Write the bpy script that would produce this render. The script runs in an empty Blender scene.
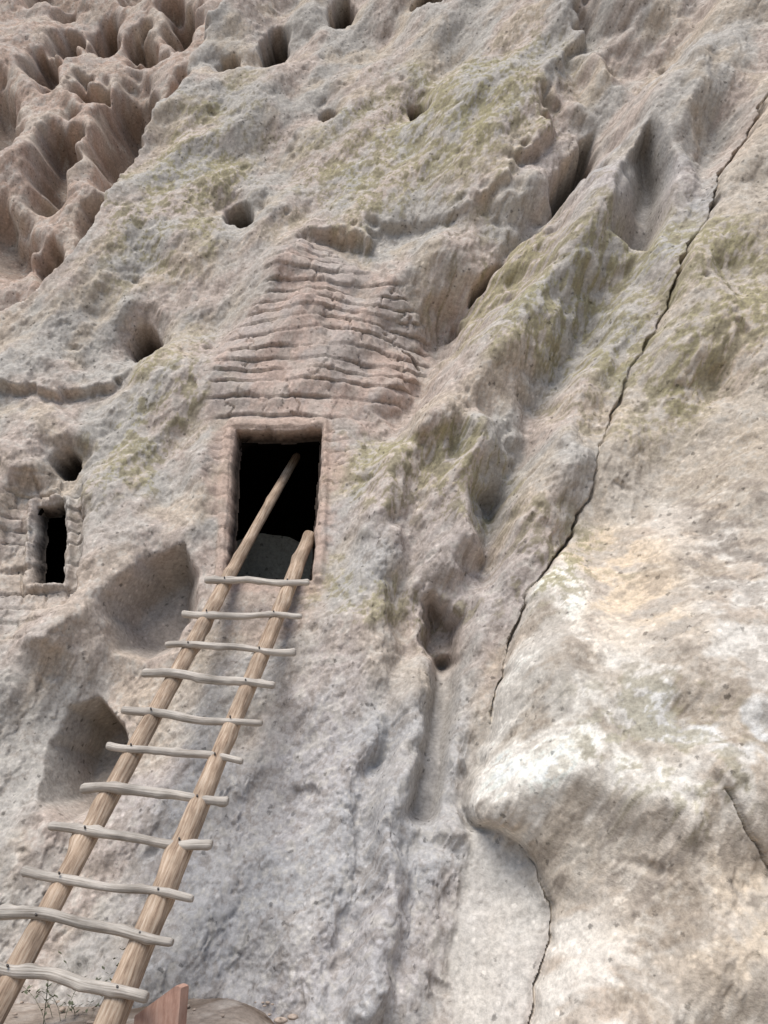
import bpy, math, numpy as np, bmesh
from mathutils import Vector
# ------------------------------------------------------------------ survey camera
H=1.6; PITCH=math.radians(20); F=800.0
cP,sP=math.cos(PITCH),math.sin(PITCH)
def proj(x,y,z):
    f=np.maximum(y*cP+(z-H)*sP,0.3); up=-y*sP+(z-H)*cP
    return 384+F*x/f, 512-F*up/f, f
def ray(px,py):
    a=(px-384)/F; b=(512-py)/F
    return np.array([a,cP-b*sP,sP+b*cP])
def softplus(t): return np.log1p(np.exp(np.clip(t,-40,40)))
def Y0(x,z):
    s=softplus((x+.15)/.35)*.35*.62
    s=2.6*(1-np.exp(-s/2.6))
    return 4.08+.40*z-.15*softplus((z-3.2)/.3)*.3 - s
def hit(px,py):
    d=ray(px,py); t=4.0
    for _ in range(60):
        p=np.array([0,0,H])+d*t
        t+= (Y0(p[0],p[2])-p[1])*0.6
    return np.array([0,0,H])+d*t
# ------------------------------------------------------------------ noise
def _hash(ix,iy,seed):
    h=(ix.astype(np.int64)*374761393+iy.astype(np.int64)*668265263+seed*1442695041)&0xffffffff
    h=((h^(h>>13))*1274126177)&0xffffffff
    return (h^(h>>16))&0xffffffff
_ga=np.arange(256)*(2*math.pi/256);_gc=np.cos(_ga);_gs=np.sin(_ga)
def perlin(x,y,seed=0):
    x0=np.floor(x);y0=np.floor(y);fx=x-x0;fy=y-y0
    u=fx*fx*fx*(fx*(fx*6-15)+10);v=fy*fy*fy*(fy*(fy*6-15)+10)
    def g(i,j):
        a=_hash(x0+i,y0+j,seed)&255
        return _gc[a]*(fx-i)+_gs[a]*(fy-j)
    return ((g(0,0)*(1-u)+g(1,0)*u)*(1-v)+(g(0,1)*(1-u)+g(1,1)*u)*v)*1.5
def fbm(x,y,o=4,seed=0,gain=.5):
    r=0;a=1;
    for i in range(o):
        r=r+a*perlin(x*2**i+i*17.3,y*2**i-i*9.1,seed+i);a*=gain
    return r
def worley(x,y,seed=0):
    x0=np.floor(x);y0=np.floor(y);best=np.full(x.shape,9.);sec=best.copy();idb=np.zeros(x.shape)
    for i in(-1,0,1):
        for j in(-1,0,1):
            h=_hash(x0+i,y0+j,seed);a=(h&0xffff)/65536.;b=(h>>16)/65536.
            d=np.hypot(x0+i+a-x,y0+j+b-y)
            m=d<best
            sec=np.where(m,best,np.minimum(sec,d));best=np.where(m,d,best);idb=np.where(m,a,idb)
    return best,sec,idb
def ss(a,b,t):
    t=np.clip((t-a)/(b-a),0,1);return t*t*(3-2*t)
def pline(P,u,v):
    bd=np.full(u.shape,1e9);side=np.zeros(u.shape);par=np.zeros(u.shape);L=0
    for (x1,y1),(x2,y2) in zip(P[:-1],P[1:]):
        dx,dy=x2-x1,y2-y1;l2=dx*dx+dy*dy
        t=np.clip(((u-x1)*dx+(v-y1)*dy)/l2,0,1)
        d=np.hypot(u-x1-t*dx,v-y1-t*dy)
        m=d<bd-1e-6
        bd=np.where(m,d,bd);side=np.where(m,np.sign(dx*(v-y1)-dy*(u-x1)),side);par=np.where(m,L+t*math.sqrt(l2),par)
        L+=math.sqrt(l2)
    return bd,side,par/L
def poly(P,u,v):
    d,_,_=pline(P+[P[0]],u,v)
    ins=np.zeros(u.shape,bool);n=len(P)
    for i in range(n):
        x1,y1=P[i];x2,y2=P[(i+1)%n]
        if y1==y2: continue
        c=((y1>v)!=(y2>v))&(u<(x2-x1)*(v-y1)/(y2-y1)+x1)
        ins^=c
    return np.where(ins,-d,d)
def ell(cx,cy,rx,ry,ang,u,v):
    a=math.radians(ang);c,s=math.cos(a),math.sin(a)
    p=(u-cx)*c+(v-cy)*s;q=-(u-cx)*s+(v-cy)*c
    return np.hypot(p/rx,q/ry)
def lin(r,g,b):
    def f(c):
        c/=255.;return c/12.92 if c<=.04045 else ((c+.055)/1.055)**2.4
    return np.array([f(r),f(g),f(b)])
def blur(a,k,n=1):
    o=a
    for _ in range(n):
        for ax in(0,1):
            c=np.cumsum(np.pad(o,[(k+1,k) if i==ax else (0,0) for i in(0,1)],mode='edge'),axis=ax)
            o=(np.take(c,np.arange(2*k+1,c.shape[ax]),axis=ax)-np.take(c,np.arange(0,c.shape[ax]-2*k-1),axis=ax))/(2*k+1)
    return o
# ------------------------------------------------------------------ cliff grid
s_d=np.linspace(-1.0,1.0,800)
s_l=-1-np.linspace(1,0,50,endpoint=False)**1.6*2.2
s_r=1+np.linspace(0,1,51)[1:]**1.6*2.2
S=np.concatenate([s_l,s_d,s_r])
t=np.linspace(0,1,1060); zz=0.1+ (np.exp(t*1.8)-1)/(math.exp(1.8)-1)*15.6
zz=np.concatenate([[-1.0,-.6,-.3,-.1],zz,[16.2,17,18,20]])
Sg,Z=np.meshgrid(S,zz)
X=Sg*(1.78+.34*np.maximum(Z,0))
B=Y0(X,Z)
U0,V0,FW=proj(X,B,Z)
DS=np.clip(FW/5.,.6,2.2)
w1=fbm(X*2.2,Z*2.2,3,11);w2=fbm(X*2.2,Z*2.2,3,31)
w3=fbm(X*9,Z*9,2,51);w4=fbm(X*9,Z*9,2,71)
U=U0+w1*9+w3*3; V=V0+w2*9+w4*3
Us=U0+w3*2.5; Vs=V0+w4*2.5
th=math.radians(56)
A_=X*math.cos(th)+Z*math.sin(th);Bc=-X*math.sin(th)+Z*math.cos(th)
R=np.zeros(X.shape)       # large forms, into the wall
smooth=np.zeros(X.shape)
ridge=[(-900,345),(0,306),(34,288),(62,266),(92,226),(128,160),(160,96),(200,34),(226,0),(330,-170),(600,-700)]
d,sd,_=pline(ridge,U0+w1*5+w3*3,V0+w2*5+w4*3)
sdr=d*sd
back=ss(5,-10,sdr)
slabedge=np.exp(-np.maximum(sdr,0)/26)*(1-back)
big=fbm(A_*.55,Bc*1.2,2,101)
med=fbm(A_*1.4,Bc*2.4,2,131)
front=1-back
# far wall: large soft cavities with columns between
Ub=U0+w1*13+w3*2;Vb=V0+w2*13+w4*2
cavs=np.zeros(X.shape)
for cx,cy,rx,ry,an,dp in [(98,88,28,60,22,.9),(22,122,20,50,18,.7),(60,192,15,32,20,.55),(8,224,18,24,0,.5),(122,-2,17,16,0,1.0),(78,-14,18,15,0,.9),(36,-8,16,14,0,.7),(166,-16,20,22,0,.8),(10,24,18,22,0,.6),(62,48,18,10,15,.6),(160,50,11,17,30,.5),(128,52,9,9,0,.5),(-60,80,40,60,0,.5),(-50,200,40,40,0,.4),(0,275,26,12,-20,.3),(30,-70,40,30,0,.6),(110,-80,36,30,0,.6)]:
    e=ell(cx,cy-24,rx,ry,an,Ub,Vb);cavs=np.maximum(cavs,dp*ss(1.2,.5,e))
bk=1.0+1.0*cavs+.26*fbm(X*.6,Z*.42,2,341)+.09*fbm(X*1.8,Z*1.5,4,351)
R+=back*blur(bk,2,2)
R-=.10*slabedge*ss(-30,60,sdr+30)
R+=front*(.16*big+.05*med)*(1+.3*(DS-1))
Q=np.zeros(X.shape)       # features sized relative to distance
L=[(262,256),(300,238),(335,233),(390,222),(450,209),(498,176),(540,124),(566,60),(590,-10),(640,-120)]
d,sd,par=pline(L,U0+w1*14+w3*5,V0+w2*14+w4*5); sL=d*sd
fade=ss(0,.12,par)*(.45+.55*ss(-.3,.3,fbm(A_*1.2,Bc*.2,2,431)))
Q+=front*(.12*ss(-3,6,sL)*np.exp(-np.maximum(sL,0)/80)-.03*ss(60,0,np.abs(sL))*ss(3,-3,sL))*fade
G=[(790,-120),(712,-20),(660,58),(600,132),(548,190),(500,240),(455,292),(432,330),(408,392),(372,455),(335,540)]
d,sd,par=pline(G,U,V)
fg=ss(1,.7,par)
Q+=front*fg*(.19*np.exp(-(d/17)**2)*np.clip(0.7+.8*fbm(A_*1.4,Bc*0+3,2,401),0.1,2)+.26*np.exp(-(d/50)**2))
for cx,cy,rx,ry,an,dp in [(586,134,38,12,-52,.5),(497,250,28,8,-44,.42),(573,172,24,7,-50,.3),(462,292,12,4,-35,.10)]:
    e=ell(cx,cy,rx,ry,an,U,V);Q+=dp*ss(1.15,.45,e)
Rb=[(760,-60),(700,40),(628,160),(560,262),(500,340),(452,410),(418,480),(392,560),(372,700),(352,860),(340,1000),(335,1100)]
d,sd,par=pline(Rb,U,V)
Q-=.28*np.exp(-(d/38)**2)*(1-.5*par)
for pts,w,a in [([(712,120),(665,240),(605,350),(566,440),(535,530),(508,600)],26,-.10),
                ([(740,90),(700,180),(664,260),(636,330),(606,390),(574,470)],20,.08),
                ([(655,240),(606,300),(560,380),(520,450),(492,522),(476,600)],17,.14),
                ([(680,60),(660,130),(640,200)],22,.08),
                ([(480,420),(458,520),(448,590)],18,-.15),
                ([(430,430),(412,500),(400,600),(394,720),(380,800)],14,.15),
                ([(512,500),(490,560),(476,640),(468,740),(450,840)],14,.17),
                ([(475,520),(486,600),(476,680),(458,790),(444,860)],11,-.13),
                ([(408,640),(402,760),(388,880),(366,1040)],17,-.21),
                ([(376,740),(356,880),(334,1050)],17,.14),
                ([(350,560),(330,700),(300,860),(290,1040)],34,-.09),
                ([(436,850),(420,930),(402,1050)],17,-.12),
                ([(230,700),(250,820),(230,1000)],30,.06),
                ([(200,520),(215,620)],20,-.05),
                ([(640,-40),(600,20),(566,90)],30,-.10),
                ([(205,330),(140,430),(90,560),(40,680)],34,-.12),
                ([(170,240),(110,330),(60,420)],26,.07),
                ([(60,350),(30,430),(0,480)],40,-.08)]:
    d,sd,par=pline(pts,U,V)
    Q+=a*np.exp(-(d/w)**2)*ss(0,.12,par)*ss(1,.88,par)
for cx,cy,r,a in [(432,432,20,-.11),(492,470,17,-.09),(478,532,22,-.12),(522,420,26,-.08),(455,457,14,.08),(501,499,11,.10),(427,603,12,.10),(640,84,26,-.10),(575,300,26,.06),(560,600,40,-.04),
    (630,38,22,.14),(588,62,18,.12),(592,12,18,.10),(650,282,14,.08)]:
    Q+=a*ss(1.6,0,ell(cx,cy,r,r*1.15,-35,U,V))
hp=[(648,126),(672,158),(668,218),(650,248),(606,238),(606,200),(622,160)]
d=poly(hp,U0+w1*3,V0+w2*3)
hd=ss(-26,14,(U0-640)+.25*(V0-190))
Q+=(.10+.26*hd)*ss(3,-8,d); smooth=np.maximum(smooth,ss(4,-5,d))
hp=[(575,138),(604,120),(600,150),(560,190),(545,186)]
d=poly(hp,U,V);Q+=.12*ss(3,-12,d);smooth=np.maximum(smooth,ss(4,-5,d))
hp=[(418,640),(430,590),(450,600),(467,614),(465,657),(446,670)]
d=poly(hp,Us,Vs);Q+=.32*ss(3,-13,d)
ch=[(448,660),(442,700),(432,760),(424,812)]
d,sd,_=pline(ch,U0+w1*4,V0+w2*4);chm=ss(20,6,d);Q+=.20*chm;smooth=np.maximum(smooth,chm)
C1=[(830,20),(772,95),(735,152),(703,222),(676,285),(655,325),(628,388),(607,428),(592,480),(573,530),(548,568),(526,600),(503,690),(480,762),(464,806)]
cu,cv=U0+w1*5+w3*3.0,V0+w2*5+w4*3.0
d1,sd1,par1=pline(C1,cu,cv)
C2=[(464,806),(478,820),(500,828),(520,842),(540,868),(549,898),(546,942),(533,985),(518,1060),(505,1200)]
d2,sd2,par2=pline(C2,cu,cv)
db=poly(C1+C2[1:]+[(1600,1200),(1600,-200)],cu,cv)
blk=ss(4,-4,db);low=ss(520,720,V0)
inn=np.maximum(-db,0)
rnd=1-np.exp(-inn/38)
Q-=blk*((.03+.10*low)+(.15+.30*low)*rnd)
Q+=.12*ss(40,0,np.maximum(db,0))*(1-blk)*low*(V0<830)
gap=ss(-.45,.25,fbm(A_*2.0,Bc*.3,3,451))
crk=np.maximum(.13*ss(2.1,.5,d1)*(.3+.7*gap)*ss(.05,.15,par1)*DS,.09*ss(1.8,.4,d2)*(.2+.8*gap))
sc=[(468,812),(500,834),(530,858),(546,900),(540,960),(515,1030),(440,1060),(446,960),(462,880)]
dsc=poly(sc,U,V);scm=ss(6,-8,dsc)
Q+=.05*scm; smooth=np.maximum(smooth,scm*.8)
C3=[(684,792),(704,820),(736,862),(775,905),(860,960)]
d3,sd3,_=pline(C3,Us,Vs);crk=np.maximum(crk,.05*ss(1.5,.4,d3));Q-=.05*ss(70,0,d3)*ss(-6,6.,-d3*sd3)
d4,_,_=pline([(405,328),(413,333),(420,340)],Us,Vs);crk=np.maximum(crk,.08*ss(2.,.6,d4))
for cx,cy,rx,ry,an,a in [(700,640,120,50,-30,-.15),(610,880,70,90,0,.14),(720,960,80,60,-20,-.13),(575,720,40,80,10,-.06),(690,740,70,26,15,.11),(650,480,90,60,-60,.05),(740,330,50,130,-70,-.12),(700,430,40,90,30,.07),(745,520,50,40,0,-.08),(760,800,50,50,0,-.09),(610,800,60,30,20,-.07),(600,600,60,40,-30,.05)]:
    Q+=blk*a*ss(1.4,0,ell(cx,cy,rx,ry,an,U,V))
R+=blk*.08*fbm(X*1.5+.6,Z*1.3,2,501)
smooth=np.maximum(smooth,blk*.5*ss(400,600,V0))
R+=Q*DS
dome=[(296,240),(348,248),(400,276),(436,304),(430,340),(406,376),(386,412),(352,440),(345,480),(330,560),(322,592),(222,592),(206,560),(214,500),(208,420),(214,372),(240,330),(268,284)]
dd=poly(dome,U0+w1*8+w3*4,V0+w2*8+w4*4);dm=ss(9,-9,dd)
upper=ss(432,405,V0)
lay=Z*7.4+.8*fbm(X*.7,Z*.9,2,551)+.16*fbm(X*3.2,Z*2,3,561)+.28*np.sin(Z*9.0)
row=np.floor(lay);fr=lay-row
rh=(_hash(row,row*0+5,21)/4294967296.)
bx=X*(2.6+1.6*rh)+rh*7+.25*w3
brk=np.abs((bx-np.floor(bx))-.5)*2
bid=_hash(np.floor(bx),row,33)/4294967296.
groove=np.maximum(ss(.13,.02,fr),ss(.90,.99,fr)*.8)
jo=ss(.90,.985,brk)*(bid>.35)
var=ss(-.5,.3,fbm(X*2.2,Z*2.2,3,571))
relief=groove*(.3+.7*var)
layr=dm*(upper*(.036*relief+.026*jo*var)+(1-upper)*(.012*relief+.014*jo)-(.028*(bid-.5)+.036*(rh-.5))*(.4+.6*upper)*.8+.014*upper*fr*var)
R-=dm*.06+.05*ss(1,0,ell(320,340,110,95,0,U0,V0))
door=[(236,432),(279,433),(322,431),(321,470),(317,520),(312,581),(270,582),(227,581),(229,545),(232,500),(233,465)]
du=poly(door,U0+w3*1.5,V0+w4*1.5)
near=ss(48,16,du)
R=R*(1-near)-.03*near
rim=ss(14,9,du)*ss(330,326,U0)*ss(585,580,V0)
h1=[(106,614),(120,586),(146,566),(186,550),(198,575),(190,618),(170,644),(140,655),(114,646)]
d=poly(h1,U0+w1*4,V0+w2*4);m=ss(5,-20,d)
R+=.38*m+.03*ss(4,-3,d);smooth=np.maximum(smooth,ss(2,-6,d))
br=[(60,640),(98,602),(126,566),(165,535),(200,500),(206,470)]
d,sd,_=pline(br,U,V);R-=.11*np.exp(-(d/19)**2)
h2=[(38,804),(42,744),(64,708),(92,696),(114,720),(124,752),(116,786),(92,812),(62,824)]
d=poly(h2,U0+w1*3,V0+w2*3);R+=.50*ss(4,-22,d)+.05*ss(3,-2,d);smooth=np.maximum(smooth,ss(2,-6,d)*.7)
lg=[(-120,378),(0,384),(50,392),(88,392),(108,378)]
d,sd,_=pline(lg,U0+w3*4+w1*6,V0+w4*4+w2*6);q=d*sd
R+=.10*ss(-2,4,q)*np.exp(-np.maximum(q,0)/26)*ss(200,100,d)-.04*ss(30,0,d)*(q<0)
win=[(33,503),(61,501),(62,540),(59,581),(28,581),(30,540)]
dw=poly(win,U0+w3*1.5,V0+w4*1.5)
nw=ss(36,14,dw)*ss(90,76,U0)
R=R*(1-nw)+nw*.08
wj=np.abs(((U0*.045+rh*3)%1)-.5)*2
layr=layr*(1-nw)+nw*(.030*groove+.022*ss(.8,.95,wj)-.03*(bid-.5))-.04*ss(11,7,dw)*ss(2,4,Vs-490)*nw
mas=ss(66,40,U0)*ss(575,590,V0)*ss(650,630,V0)
layr+=mas*(.03*groove+.02*jo)
hole_dark=np.zeros(X.shape);HS=np.zeros(X.shape)
for cx,cy,rx,ry,an,dp,sur in [(273,38,22,13,-62,.5,.04),(341,9,17,12,-60,.45,.04),(228,61,11,9,-20,.45,.03),(176,82,20,7,-58,.3,.05),(328,113,9,8,0,.4,.02),
        (238,211,15,12.5,10,.5,.05),(137,330,19,15,-25,.55,.11),(419,99,11,9,-30,.32,.05),
        (62,459,15,13,-30,.36,.10),(432,-8,20,8,-20,.3,.06),(100,300,30,12,-40,.04,.0)]:
    e=ell(cx,cy,rx,ry,an,Us+w1*2.5,Vs+w2*2.5)
    HS+=(dp*ss(1.05,.5,e)+sur*ss(2.2,.9,e))*DS
    if dp>.25: hole_dark=np.maximum(hole_dark,ss(1.0,.7,e))
R+=HS
R=blur(R,1,2)
# ---- stage 2: fine relief along the local surface normal
Rb_=blur(R,6,2)
P=np.stack([X,B+Rb_,Z],-1)
Pu=np.gradient(P,axis=1);Pv=np.gradient(P,axis=0)
Nn=np.cross(Pu,Pv);Nn/=np.linalg.norm(Nn,axis=-1,keepdims=True)+1e-12
if Nn[500,400,1]>0: Nn=-Nn
steep=np.hypot(np.gradient(R,axis=0),np.gradient(R,axis=1));att=1/(1+(steep/.022)**2);att=blur(att,1)
Xn=X+.5*R;Zn=Z+.9*R
An=Xn*math.cos(th)+Zn*math.sin(th);Bn=-Xn*math.sin(th)+Zn*math.cos(th)
sm=fbm(An*5.0,Bn*7,3,161,.5)
sm2=fbm(Xn*17+w1,Zn*17+w2,4,171,.62)
pk1,_,pid=worley(Xn*4.2+.5*w1,Zn*4.2+.5*w2,15)
pock=ss(.30,.05,pk1)*(pid>.88)
crust=ss(.0,.12,fbm(An*2.4,Bn*4.2,5,181,.6))
rough=(1-.75*smooth)
zr=.5+.5*ss(-.3,.3,fbm(An*.8,Bn*1.2,2,191))
D=(.014*sm*(.35+.65*att)*(1+.6*back)+.008*sm2*zr*att)*rough+.03*pock*rough*att-.010*crust*front*rough*(1-dm)*att
D=D*(1-.5*near)*(1-.4*dm)+layr
D-=.03*rim
opn=np.maximum(ss(0.6,-2.2,du),ss(.6,-2.2,dw))
edge=ss(1,4,np.minimum(du,dw))
D*=.25+.75*edge
pos=np.stack([X,B+R,Z],-1)-Nn*D[...,None]
pos[...,1]+=.16*opn+crk
# ------------------------------------------------------------------ colours (albedo)
pink=lin(180,163,151);tan=lin(184,169,150);grey=lin(173,167,159);lich=lin(148,141,106);pale=lin(220,214,204);beige=lin(206,184,156)
blue=lin(172,171,172);dark=lin(118,109,100);warmw=lin(234,228,217)
def mix(C,c,m): return C*(1-m[...,None])+c*m[...,None]
C=np.ones(X.shape+(3,))*grey
n1=fbm(An*.9,Bn*1.8,4,601);n2=fbm(An*1.3+5,Bn*2.4,5,621);n3=fbm(Xn*4.5,Zn*4.5,4,641,.6);n4=fbm(Xn*11,Zn*11,4,661,.75)*(.3+.7*att)
C=mix(C,pink,ss(-.25,.45,n1)*.75)
C=mix(C,tan,ss(-.1,.5,n2)*.65)
def zone(cx,cy,rx,ry,an): return ss(1.25,.45,ell(cx,cy,rx,ry,an,U0+w1*30,V0+w2*30))
C=mix(C,blue,np.maximum(zone(300,880,240,200,-60)*.7,zone(520,600,60,300,-70)*.25))
C=mix(C,blue,zone(640,200,60,130,-60)*.4)
C=mix(C,pink,np.maximum.reduce([zone(320,350,120,100,0)*.8,zone(470,290,120,50,-35)*.7,zone(60,600,150,90,0)*.4,zone(270,620,60,40,0)*.7,back*.8]))
C=mix(C,lin(172,148,132),back*.7*ss(-.3,.3,n3+n1*.4))
C=mix(C,lin(186,174,160),back*.6*ss(-.1,.4,n2-n4*.3))
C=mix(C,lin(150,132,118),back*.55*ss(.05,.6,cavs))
lz=np.maximum.reduce([zone(430,130,180,70,-30)*.9,zone(180,190,130,55,-50)*.8,zone(150,420,120,45,-55)*.75,zone(590,320,95,180,-60)*.95,zone(430,480,50,120,-80)*.95,
   zone(740,300,75,230,-70)*.8,zone(560,560,60,60,0)*.7,zone(400,600,30,140,-80)*.65,zone(620,760,90,90,0)*.4])
lm=ss(-.10,.42,n3*.5+n4*1.0+.45*n2+(lz-.60)*.6)*np.clip(lz*1.3,0,1)
bz=blk*ss(430,600,V0)
C=mix(C,tan*1.08,blk*.55)
C=mix(C,pale,bz*.75*ss(-.35,.25,n3+.3*n1))
C=mix(C,beige,zone(610,590,75,80,-30)*blk*.8*ss(-.5,.1,n3))
C=mix(C,warmw,np.maximum(zone(520,730,75,130,-75)*blk,zone(555,600,40,40,-20)*blk*.8)*.9*ss(-.9,-.1,n3+n4*.3))
C=mix(C,dark*1.35,zone(715,560,62,85,0)*blk*.75*ss(-.4,.2,n3+n4*.6))
C=mix(C,beige*.88,zone(700,900,130,120,-20)*blk*.65*ss(-.3,.3,n3))
C=mix(C,dark*1.45,zone(650,850,110,60,-20)*blk*.65*ss(-.1,.3,n3+n4*.6))
C=mix(C,lin(208,208,206),zone(690,740,90,30,20)*blk*.6*ss(-.3,.2,n3))
C=mix(C,dark*1.3,bz*.45*ss(.15,.5,n2+n4*.6))
C=mix(C,lin(202,196,187),scm*.75)
C=mix(C,lich,lm*.78)
C=mix(C,dark*1.1,ss(.15,.6,n4+.5*n3+.3*n1)*.5*rough*(1-bz*.5))
C=mix(C,lin(208,201,190),ss(.25,.7,-n4-.4*n3)*.45*rough*(1-dm))
C=mix(C,lin(166,159,151),np.clip(smooth*(1-blk)*(1-scm),0,1)*.6)
C=mix(C,lin(178,155,142),dm*.6*ss(-.5,.3,n3))
C=mix(C,lin(160,155,150),dm*upper*.55*ss(-.2,.3,n2+n3*.5+.3*(bid-.5)))
C*= (1-dm*.34*relief+dm*.16*(bid-.5))[...,None]
C=mix(C,lin(180,158,143),ss(14,8,du)*.6)
C*= (1+.12*n4*rough+.09*n3+.08*n1)[...,None]
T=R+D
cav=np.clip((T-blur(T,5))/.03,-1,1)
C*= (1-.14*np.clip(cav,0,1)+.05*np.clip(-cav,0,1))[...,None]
C=mix(C,lin(58,50,44),hole_dark*.8)  # insides of the small holes mixed towards dark brown
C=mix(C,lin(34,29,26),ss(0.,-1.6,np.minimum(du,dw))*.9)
C=np.clip(C*1.02,.01,.74)
# ------------------------------------------------------------------ mesh
def grid_mesh(name,Pp,keep=None):
    h,w=Pp.shape[:2];n=h*w
    idx=np.arange(n).reshape(h,w)
    q=np.stack([idx[:-1,:-1],idx[:-1,1:],idx[1:,1:],idx[1:,:-1]],-1).reshape(-1,4)
    if keep is not None: q=q[keep.reshape(-1)]
    me=bpy.data.meshes.new(name)
    me.vertices.add(n);me.vertices.foreach_set('co',Pp.astype(np.float32).ravel())
    me.loops.add(q.size);me.loops.foreach_set('vertex_index',q.astype(np.int32).ravel())
    me.polygons.add(len(q));me.polygons.foreach_set('loop_start',(np.arange(len(q))*4).astype(np.int32))
    me.polygons.foreach_set('loop_total',np.full(len(q),4,np.int32))
    me.polygons.foreach_set('use_smooth',np.ones(len(q),bool))
    me.update(calc_edges=True)
    return me
def colattr(me,C):
    a=me.color_attributes.new('Col','FLOAT_COLOR','POINT')
    c=np.ones((len(me.vertices),4),np.float32);c[:,:3]=C.reshape(-1,3);a.data.foreach_set('color',c.ravel())
def link(ob,parent=None):
    bpy.context.scene.collection.objects.link(ob)
    if parent: ob.parent=parent
    return ob
dcut=np.minimum(du,dw)<-3.4
keep=~(dcut[:-1,:-1]&dcut[1:,1:]&dcut[:-1,1:]&dcut[1:,:-1])
me=grid_mesh('cliff_surface',pos,keep);colattr(me,C)
cliff=bpy.data.objects.new('rock_cliff',None);link(cliff)
face=link(bpy.data.objects.new('cliff_surface',me),cliff)
# ------------------------------------------------------------------ materials
def newmat(name):
    m=bpy.data.materials.new(name);m.use_nodes=True;nt=m.node_tree
    return m,nt,nt.nodes['Principled BSDF']
def rock_mat(name,use_attr=True,col=(.3,.25,.2),s=1.0,bump=1.0):
    m,nt,b=newmat(name);N=nt.nodes;Lk=nt.links
    tc=N.new('ShaderNodeTexCoord')
    n1=N.new('ShaderNodeTexNoise');n1.inputs['Scale'].default_value=34*s;n1.inputs['Detail'].default_value=4;n1.inputs['Roughness'].default_value=.72
    v=N.new('ShaderNodeTexVoronoi');v.inputs['Scale'].default_value=26*s
    for n in(n1,v): Lk.new(tc.outputs['Object'],n.inputs['Vector'])
    def mr(src,a,b_,c,d_):
        r=N.new('ShaderNodeMapRange');r.inputs[1].default_value=a;r.inputs[2].default_value=b_;r.inputs[3].default_value=c;r.inputs[4].default_value=d_;Lk.new(src,r.inputs[0]);return r.outputs[0]
    def ma(op,a,c):
        r=N.new('ShaderNodeMath');r.operation=op
        for i,q in enumerate((a,c)):
            if isinstance(q,(int,float)): r.inputs[i].default_value=q
            else: Lk.new(q,r.inputs[i])
        return r.outputs[0]
    mu=mr(n1.outputs[0],.3,.7,.72,1.24)
    vm=N.new('ShaderNodeVectorMath');vm.operation='SCALE'
    if use_attr:
        a=N.new('ShaderNodeVertexColor');a.layer_name='Col';Lk.new(a.outputs[0],vm.inputs[0])
    else: vm.inputs[0].default_value=col
    Lk.new(mu,vm.inputs['Scale'])
    sp=N.new('ShaderNodeSeparateColor');Lk.new(v.outputs['Color'],sp.inputs[0])
    # irregular clast outline: distance broken up by the grain noise, size differs per clast
    dist=ma('ADD',v.outputs['Distance'],ma('MULTIPLY',ma('SUBTRACT',n1.outputs[0],.5),1.3))
    dist=ma('ADD',dist,ma('MULTIPLY',sp.outputs[2],.22))
    spot=mr(dist,.44,.24,0,1)
    wm=ma('MULTIPLY',spot,ma('GREATER_THAN',sp.outputs[0],.62))
    dk=ma('MULTIPLY',spot,ma('GREATER_THAN',sp.outputs[1],.80))
    fac=ma('SUBTRACT',ma('MULTIPLY',wm,.36),ma('MULTIPLY',dk,.46))
    sc2=N.new('ShaderNodeVectorMath');sc2.operation='SCALE';Lk.new(vm.outputs[0],sc2.inputs[0]);Lk.new(ma('ADD',fac,1.0),sc2.inputs['Scale'])
    Lk.new(sc2.outputs[0],b.inputs['Base Color'])
    b.inputs['Roughness'].default_value=.95
    b.inputs['Specular IOR Level'].default_value=.0
    bu=N.new('ShaderNodeBump');bu.inputs['Strength'].default_value=.5*bump;bu.inputs['Distance'].default_value=.014/s
    Lk.new(n1.outputs[0],bu.inputs['Height'])
    Lk.new(bu.outputs[0],b.inputs['Normal'])
    return m
mrock=rock_mat('tuff_rock');me.materials.append(mrock)
def pydata(name,vs,fs,mat,parent=None,smooth=False):
    m=bpy.data.meshes.new(name);m.from_pydata([tuple(map(float,v)) for v in vs],[],fs);m.materials.append(mat)
    if smooth: m.polygons.foreach_set('use_smooth',[True]*len(fs))
    m.update();return link(bpy.data.objects.new(name,m),parent)
mplain=rock_mat('tuff_rock_plain',False,tuple(lin(172,156,142)))
loop=np.concatenate([pos[0,:],pos[1:,-1],pos[-1,-2::-1],pos[-2:0:-1,0]])
vs=list(loop)+[(p[0]*1.0,22.0,p[2]) for p in loop];n=len(loop)
fs=[(i,(i+1)%n,n+(i+1)%n,n+i) for i in range(n)]+[tuple(range(n,2*n))]
pydata('cliff_mass',vs,fs,mplain,cliff)
# ------------------------------------------------------------------ rooms behind openings
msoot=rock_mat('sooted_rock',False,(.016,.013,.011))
mfloor=rock_mat('room_wall_plaster',False,(.36,.32,.25))
def room(name,px,py,fw,fh,hw,hh,depth,mat):
    c=hit(px,py);nu,nv=32,26
    vs=[];fs=[]
    for j in range(nv):
        t=j/(nv-1)
        g=float(ss(.03,.35,t))
        r=1.0 if t<.6 else math.sqrt(max(0,1-((t-.6)/.4)**2))
        for i in range(nu):
            a=2*math.pi*i/nu
            ca,sa=math.cos(a),math.sin(a)
            ex=math.copysign(abs(ca)**.5,ca);ez=math.copysign(abs(sa)**.5,sa)
            x=c[0]+(fw+(hw-fw)*g)*ex*r; z=c[2]+(fh+(hh-fh)*g)*ez*r
            y0=float(Y0(np.array(x),np.array(z)))+.10
            vs.append((x,y0+t*depth,z))
    for j in range(nv-1):
        for i in range(nu):
            fs.append((j*nu+i,j*nu+(i+1)%nu,(j+1)*nu+(i+1)%nu,(j+1)*nu+i))
    return pydata(name,vs,fs,mat,cliff,True)
dtop=hit(279,432);dbot=hit(270,581);dl=hit(228,540);dr=hit(320,480)
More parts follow.
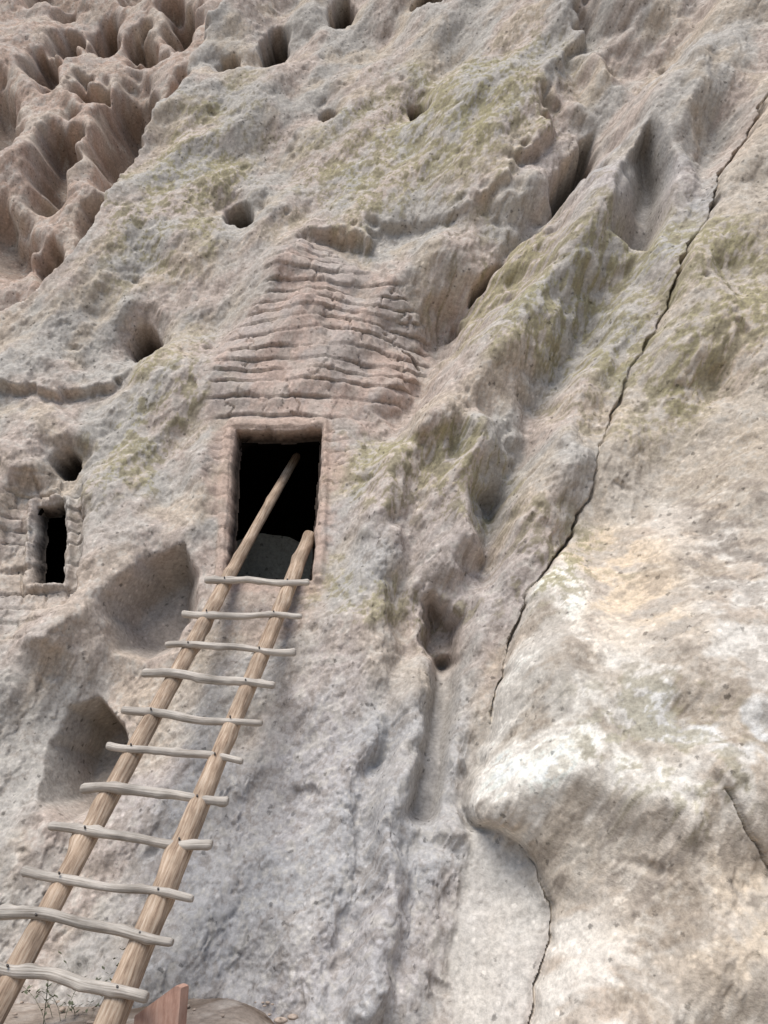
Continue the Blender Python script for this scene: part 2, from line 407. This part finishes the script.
room('cave_room',275,505,(dr[0]-dl[0])/2*1.14+.03,(dtop[2]-dbot[2])/2*1.1,.95,.85,2.2,msoot)
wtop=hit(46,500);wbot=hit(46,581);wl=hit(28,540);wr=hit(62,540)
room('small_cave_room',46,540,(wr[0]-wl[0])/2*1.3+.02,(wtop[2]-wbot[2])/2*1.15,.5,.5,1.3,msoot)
bx0=dbot[0];zb=dbot[2];yb=dbot[1]
vs=[];fs=[];nx,nz=14,8
for j in range(nz):
    for i in range(nx):
        x=bx0-.5+1.0*i/(nx-1);t=j/(nz-1)
        top=zb+.66+.10*math.sin(i*.35+.4)
        vs.append((x,yb+1.15+.12*t*t+.03*math.sin(i*1.7+j),zb-.3+(top-zb+.3)*t))
for j in range(nz-1):
    for i in range(nx-1): fs.append((j*nx+i,j*nx+i+1,(j+1)*nx+i+1,(j+1)*nx+i))
pydata('plastered_inner_wall',vs,fs,mfloor,cliff,True)
# ------------------------------------------------------------------ wood
def wood_mat(name,c1,c2,c3):
    m,nt,b=newmat(name);N=nt.nodes;Lk=nt.links
    uv=N.new('ShaderNodeUVMap');uv.uv_map='UVMap'
    mp=N.new('ShaderNodeMapping');mp.inputs['Scale'].default_value=(9,2.2,1);Lk.new(uv.outputs[0],mp.inputs[0])
    n=N.new('ShaderNodeTexNoise');n.inputs['Scale'].default_value=2.6;n.inputs['Detail'].default_value=7;n.inputs['Roughness'].default_value=.7;Lk.new(mp.outputs[0],n.inputs['Vector'])
    tc=N.new('ShaderNodeTexCoord')
    n2=N.new('ShaderNodeTexNoise');n2.inputs['Scale'].default_value=7;n2.inputs['Detail'].default_value=4;Lk.new(tc.outputs['Object'],n2.inputs['Vector'])
    cr=N.new('ShaderNodeValToRGB');e=cr.color_ramp.elements
    e[0].position=.32;e[0].color=(*c1,1);e[1].position=.68;e[1].color=(*c3,1)
    k=cr.color_ramp.elements.new(.5);k.color=(*c2,1);Lk.new(n.outputs[0],cr.inputs[0])
    r=N.new('ShaderNodeMapRange');r.inputs[1].default_value=.3;r.inputs[2].default_value=.7;r.inputs[3].default_value=.68;r.inputs[4].default_value=1.22;Lk.new(n2.outputs[0],r.inputs[0])
    vm=N.new('ShaderNodeVectorMath');vm.operation='SCALE';Lk.new(cr.outputs[0],vm.inputs[0]);Lk.new(r.outputs[0],vm.inputs['Scale'])
    Lk.new(vm.outputs[0],b.inputs['Base Color']);b.inputs['Roughness'].default_value=.85;b.inputs['Specular IOR Level'].default_value=.15
    bu=N.new('ShaderNodeBump');bu.inputs['Strength'].default_value=.7;bu.inputs['Distance'].default_value=.006;Lk.new(n.outputs[0],bu.inputs['Height']);Lk.new(bu.outputs[0],b.inputs['Normal'])
    return m
mrail=wood_mat('weathered_pole_wood',tuple(lin(118,97,80)),tuple(lin(170,148,127)),tuple(lin(202,184,164)))
mrung=wood_mat('weathered_rung_wood',tuple(lin(134,123,112)),tuple(lin(180,171,160)),tuple(lin(206,198,187)))
miron,nt,b=newmat('nail_iron');b.inputs['Base Color'].default_value=(.06,.05,.045,1);b.inputs['Roughness'].default_value=.7
def limb(name,p0,p1,r0,r1,mat,parent,bow=0.,seed=0,n=60,knots=4,wav=.0,m=14):
    p0=np.array(p0);p1=np.array(p1);ax=p1-p0;Lh=np.linalg.norm(ax);ax/=Lh
    s=np.cross(ax,[0,0,1]);s/=np.linalg.norm(s);u=np.cross(s,ax)
    rg=np.random.RandomState(seed);kn=[(rg.rand(),rg.rand()*6.28,.12+.25*rg.rand()) for _ in range(knots)]
    ph=rg.rand(6)*6.28
    vs=[];uvv=[];fs=[]
    for j in range(n):
        t=j/(n-1)
        off=u*(bow*math.sin(math.pi*t)+wav*(math.sin(t*7+ph[0])+.6*math.sin(t*13+ph[1])))+s*(wav*(math.sin(t*6+ph[2])+.5*math.sin(t*15+ph[3])))
        c=p0+ax*Lh*t+off;r=r0+(r1-r0)*t
        r*=1+.05*math.sin(t*9+ph[4])+.035*math.sin(t*23+ph[5])
        e=min(t,1-t)*Lh
        if e<.012: r*=.78+.22*e/.012
        for i in range(m+1):
            a=2*math.pi*i/m
            rr=r*(1+.05*math.sin(2*a+ph[1]+t*3)+.025*math.sin(5*a+ph[2]))
            for kt,ka,kb in kn:
                dd2=((t-kt)*Lh/(r*1.1))**2+((math.atan2(math.sin(a-ka),math.cos(a-ka)))/.7)**2
                rr+=r*kb*math.exp(-dd2)
            vs.append(c+(s*math.cos(a)+u*math.sin(a))*rr);uvv.append((i/m,t*Lh*1.0+seed*.37))
    w=m+1
    for j in range(n-1):
        for i in range(m): fs.append((j*w+i,j*w+i+1,(j+1)*w+i+1,(j+1)*w+i))
    fs.append(tuple(range(m))[::-1]);fs.append(tuple((n-1)*w+i for i in range(m)))
    me=bpy.data.meshes.new(name);me.from_pydata([tuple(v) for v in vs],[],fs);me.materials.append(mat)
    ul=me.uv_layers.new(name='UVMap')
    for l in me.loops: ul.data[l.index].uv=uvv[l.vertex_index]
    me.polygons.foreach_set('use_smooth',[len(p.vertices)==4 for p in me.polygons])
    me.update();return link(bpy.data.objects.new(name,me),parent)
ladder=bpy.data.objects.new('wooden_ladder',None);link(ladder)
LA=np.array([-1.22,3.64,1.02]);LB=np.array([-.85,5.10,2.98])
Ld=LB-LA;Ld/=np.linalg.norm(Ld);lat=np.array([1,0,0.]);Ln=np.cross(lat,Ld);Ln/=np.linalg.norm(Ln)
if Ln[1]>0: Ln=-Ln
def onlad(px,py,off=0.):
    d=ray(px,py);o=np.array([0,0,H]);q=LA+Ln*off
    return o+d*(np.dot(q-o,Ln)/np.dot(d,Ln))
def rail(name,a,b,r0,r1,seed,extra):
    A=onlad(*a);Bq=onlad(*b);dr=(A-Bq)/np.linalg.norm(A-Bq)
    A2=A+dr*extra
    return limb(name,A2,Bq,r0,r1,mrail,ladder,bow=.012,seed=seed,n=160,knots=16,wav=.007,m=18),A2,Bq
_,l0,l1=rail('left_rail',(8,985),(297,456),.050,.038,3,.42)
_,r0_,r1_=rail('right_rail',(112,1020),(311,534),.053,.046,5,.30)
rungs=[((-6,966),(148,996)),((-2,911),(173,942)),((22,870),(193,898)),((50,826),(212,846)),((81,788),(228,802)),((107,745),(243,760)),((122,709),(262,723)),((143,673),(275,686)),((166,644),(296,653)),((182,613),(302,615)),((205,580),(309,583))]
def lineat(A,Bq,p):
    d=Bq-A;return A+d*np.dot(p-A,d)/np.dot(d,d)
for i,(a,c) in enumerate(rungs):
    p=onlad(*a,.055);q=onlad(*c,.055)
    limb('rung_%d'%(i+1),p,q,.0225+.003*math.sin(i*2.1),.0195+.003*math.cos(i*1.7),mrung,ladder,bow=.013*math.sin(i*1.9),seed=20+i,n=60,knots=8,wav=.006)
    for A,Bq in((l0,l1),(r0_,r1_)):
        c0=lineat(A,Bq,(p+q)/2)
        tt=np.clip(np.dot(c0-p,q-p)/np.dot(q-p,q-p),.1,.9);cc=p+(q-p)*tt
        limb('nail',cc+Ln*.018,cc+Ln*.031,.006,.006,miron,ladder,n=3,knots=0,m=8,seed=1)
# ------------------------------------------------------------------ ground
gx=np.concatenate([-np.geomspace(400,6,30),np.linspace(-5.5,5.5,221),np.geomspace(6,400,30)])
gy=np.concatenate([-np.geomspace(400,4,30),np.linspace(-3.5,7,211),np.geomspace(7.5,400,20)])
GX,GY=np.meshgrid(gx,gy)
lv=.71*ss(1.4,3.3,GY+.25*perlin(GX,GY*.5,3))*ss(.3,-.7,GX)
GZ=lv+.02*fbm(GX*1.3,GY*1.3,4,801)+.008*fbm(GX*7,GY*7,3,811)
gme=grid_mesh('ground',np.stack([GX,GY,GZ],-1))
gc=np.ones(GX.shape+(3,))*lin(150,138,127);gc=mix(gc,lin(118,104,92),ss(-.2,.4,fbm(GX*2,GY*2,4,821)));gc=mix(gc,lin(172,162,152),ss(.1,.5,fbm(GX*6,GY*6,3,831)))
colattr(gme,gc);gme.materials.append(rock_mat('dry_earth',True,s=.8));link(bpy.data.objects.new('ground',gme))
def stones(name,pts,mat):
    vs=[];fs=[]
    rg=np.random.RandomState(4)
    for (x,y,z,r) in pts:
        b0=len(vs);n,m=6,8
        sc=rg.rand(3)*.5+.7
        for j in range(n):
            a=math.pi*j/(n-1)
            for i in range(m):
                b_=2*math.pi*i/m;k=1+.18*(rg.rand()-.5)
                vs.append((x+r*sc[0]*k*math.sin(a)*math.cos(b_),y+r*sc[1]*k*math.sin(a)*math.sin(b_),z+r*.6*sc[2]*math.cos(a)))
        for j in range(n-1):
            for i in range(m): fs.append((b0+j*m+i,b0+(j+1)*m+i,b0+(j+1)*m+(i+1)%m,b0+j*m+(i+1)%m))
    return pydata(name,vs,fs,mat,None,True)
rg=np.random.RandomState(12)
stones('loose_stones',[(-2.6+2.2*rg.rand(),3.2+1.3*rg.rand(),.715,.01+.02*rg.rand()**2) for _ in range(120)],mplain)
mleaf,nt,b=newmat('weed_leaf');b.inputs['Base Color'].default_value=(.11,.12,.07,1);b.inputs['Roughness'].default_value=.8
vs=[];fs=[]
for k in range(12):
    bx_=-1.50+.30*rg.rand();by_=4.0+.15*rg.rand();az=rg.rand()*6.28;ln=.12+.24*rg.rand();tilt=.4+.9*rg.rand()
    p=np.array([bx_,by_,.70]);w=.002
    for sgm in range(6):
        t=sgm/6
        q=p+np.array([math.cos(az)*math.sin(tilt*(.4+t)),math.sin(az)*math.sin(tilt*(.4+t)),math.cos(tilt*(.4+t))])*ln/6
        b0=len(vs);sd_=np.array([-math.sin(az),math.cos(az),0])*w
        vs+=[p-sd_,p+sd_,q+sd_*.8,q-sd_*.8];fs.append((b0,b0+1,b0+2,b0+3))
        for _ in range(2):
            la=rg.rand()*6.28;dv=np.array([math.cos(la),math.sin(la),.5])*.028;sv=np.array([-math.sin(la),math.cos(la),0])*.006
            b0=len(vs);vs+=[q,q+dv*.5+sv,q+dv,q+dv*.5-sv];fs.append((b0,b0+1,b0+2,b0+3))
        p=q
pydata('dry_weeds',vs,fs,mleaf)
mboard=wood_mat('red_board_wood',tuple(lin(130,98,84)),tuple(lin(168,134,118)),tuple(lin(186,156,140)))
bm=bmesh.new()
oy=3.55
ox=ray(136,1000)[0]/ray(136,1000)[1]*oy;wd=(ray(180,1000)[0]/ray(180,1000)[1]*oy)-ox
zt=H+ray(176,988)[2]/ray(176,988)[1]*oy
zl=H+ray(138,1016)[2]/ray(138,1016)[1]*oy
pf=[(ox,.5),(ox+wd,.5),(ox+wd,zt),(ox+wd*.88,zt+.008),(ox,zl)]
fr_=[bm.verts.new((x,oy,z)) for x,z in pf];bk=[bm.verts.new((x+.02,oy+.05,z)) for x,z in pf]
bm.faces.new(fr_);bm.faces.new(bk[::-1])
for i in range(5): bm.faces.new((fr_[i],bk[i],bk[(i+1)%5],fr_[(i+1)%5]))
bmesh.ops.bevel(bm,geom=bm.edges[:],offset=.004,segments=2)
ul=bm.loops.layers.uv.new('UVMap')
for f in bm.faces:
    for l in f.loops: l[ul].uv=(l.vert.co.x*1.5,l.vert.co.z)
bmesh.ops.recalc_face_normals(bm,faces=bm.faces)
m_=bpy.data.meshes.new('wooden_board');bm.to_mesh(m_);m_.materials.append(mboard);link(bpy.data.objects.new('wooden_board',m_))
# ------------------------------------------------------------------ light and camera
w=bpy.data.worlds.new('World');bpy.context.scene.world=w;w.use_nodes=True;nt=w.node_tree
sky=nt.nodes.new('ShaderNodeTexSky');sky.sky_type='NISHITA';sky.sun_disc=False
EL=math.radians(62);AZ=math.radians(208)
sky.sun_elevation=EL;sky.sun_rotation=AZ
bg=nt.nodes['Background'];bg.inputs[1].default_value=.14;nt.links.new(sky.outputs[0],bg.inputs[0])
sd_=Vector((math.sin(AZ)*math.cos(EL),math.cos(AZ)*math.cos(EL),math.sin(EL)))
sun=bpy.data.lights.new('sun','SUN');sun.energy=3.7;sun.angle=math.radians(34);sun.color=(1,.96,.9)
so=link(bpy.data.objects.new('sun',sun));so.rotation_euler=(-sd_).to_track_quat('-Z','Y').to_euler()
cam=bpy.data.cameras.new('camera');co=link(bpy.data.objects.new('camera',cam));co.location=(0,0,H);co.rotation_euler=(math.radians(90)+PITCH,0,0)
cam.sensor_width=36;cam.lens=F/1024*36;cam.clip_end=2000;cam.clip_start=.05
sc_=bpy.context.scene;sc_.camera=co;sc_.view_settings.view_transform='Standard';sc_.view_settings.look='None';sc_.view_settings.exposure=0
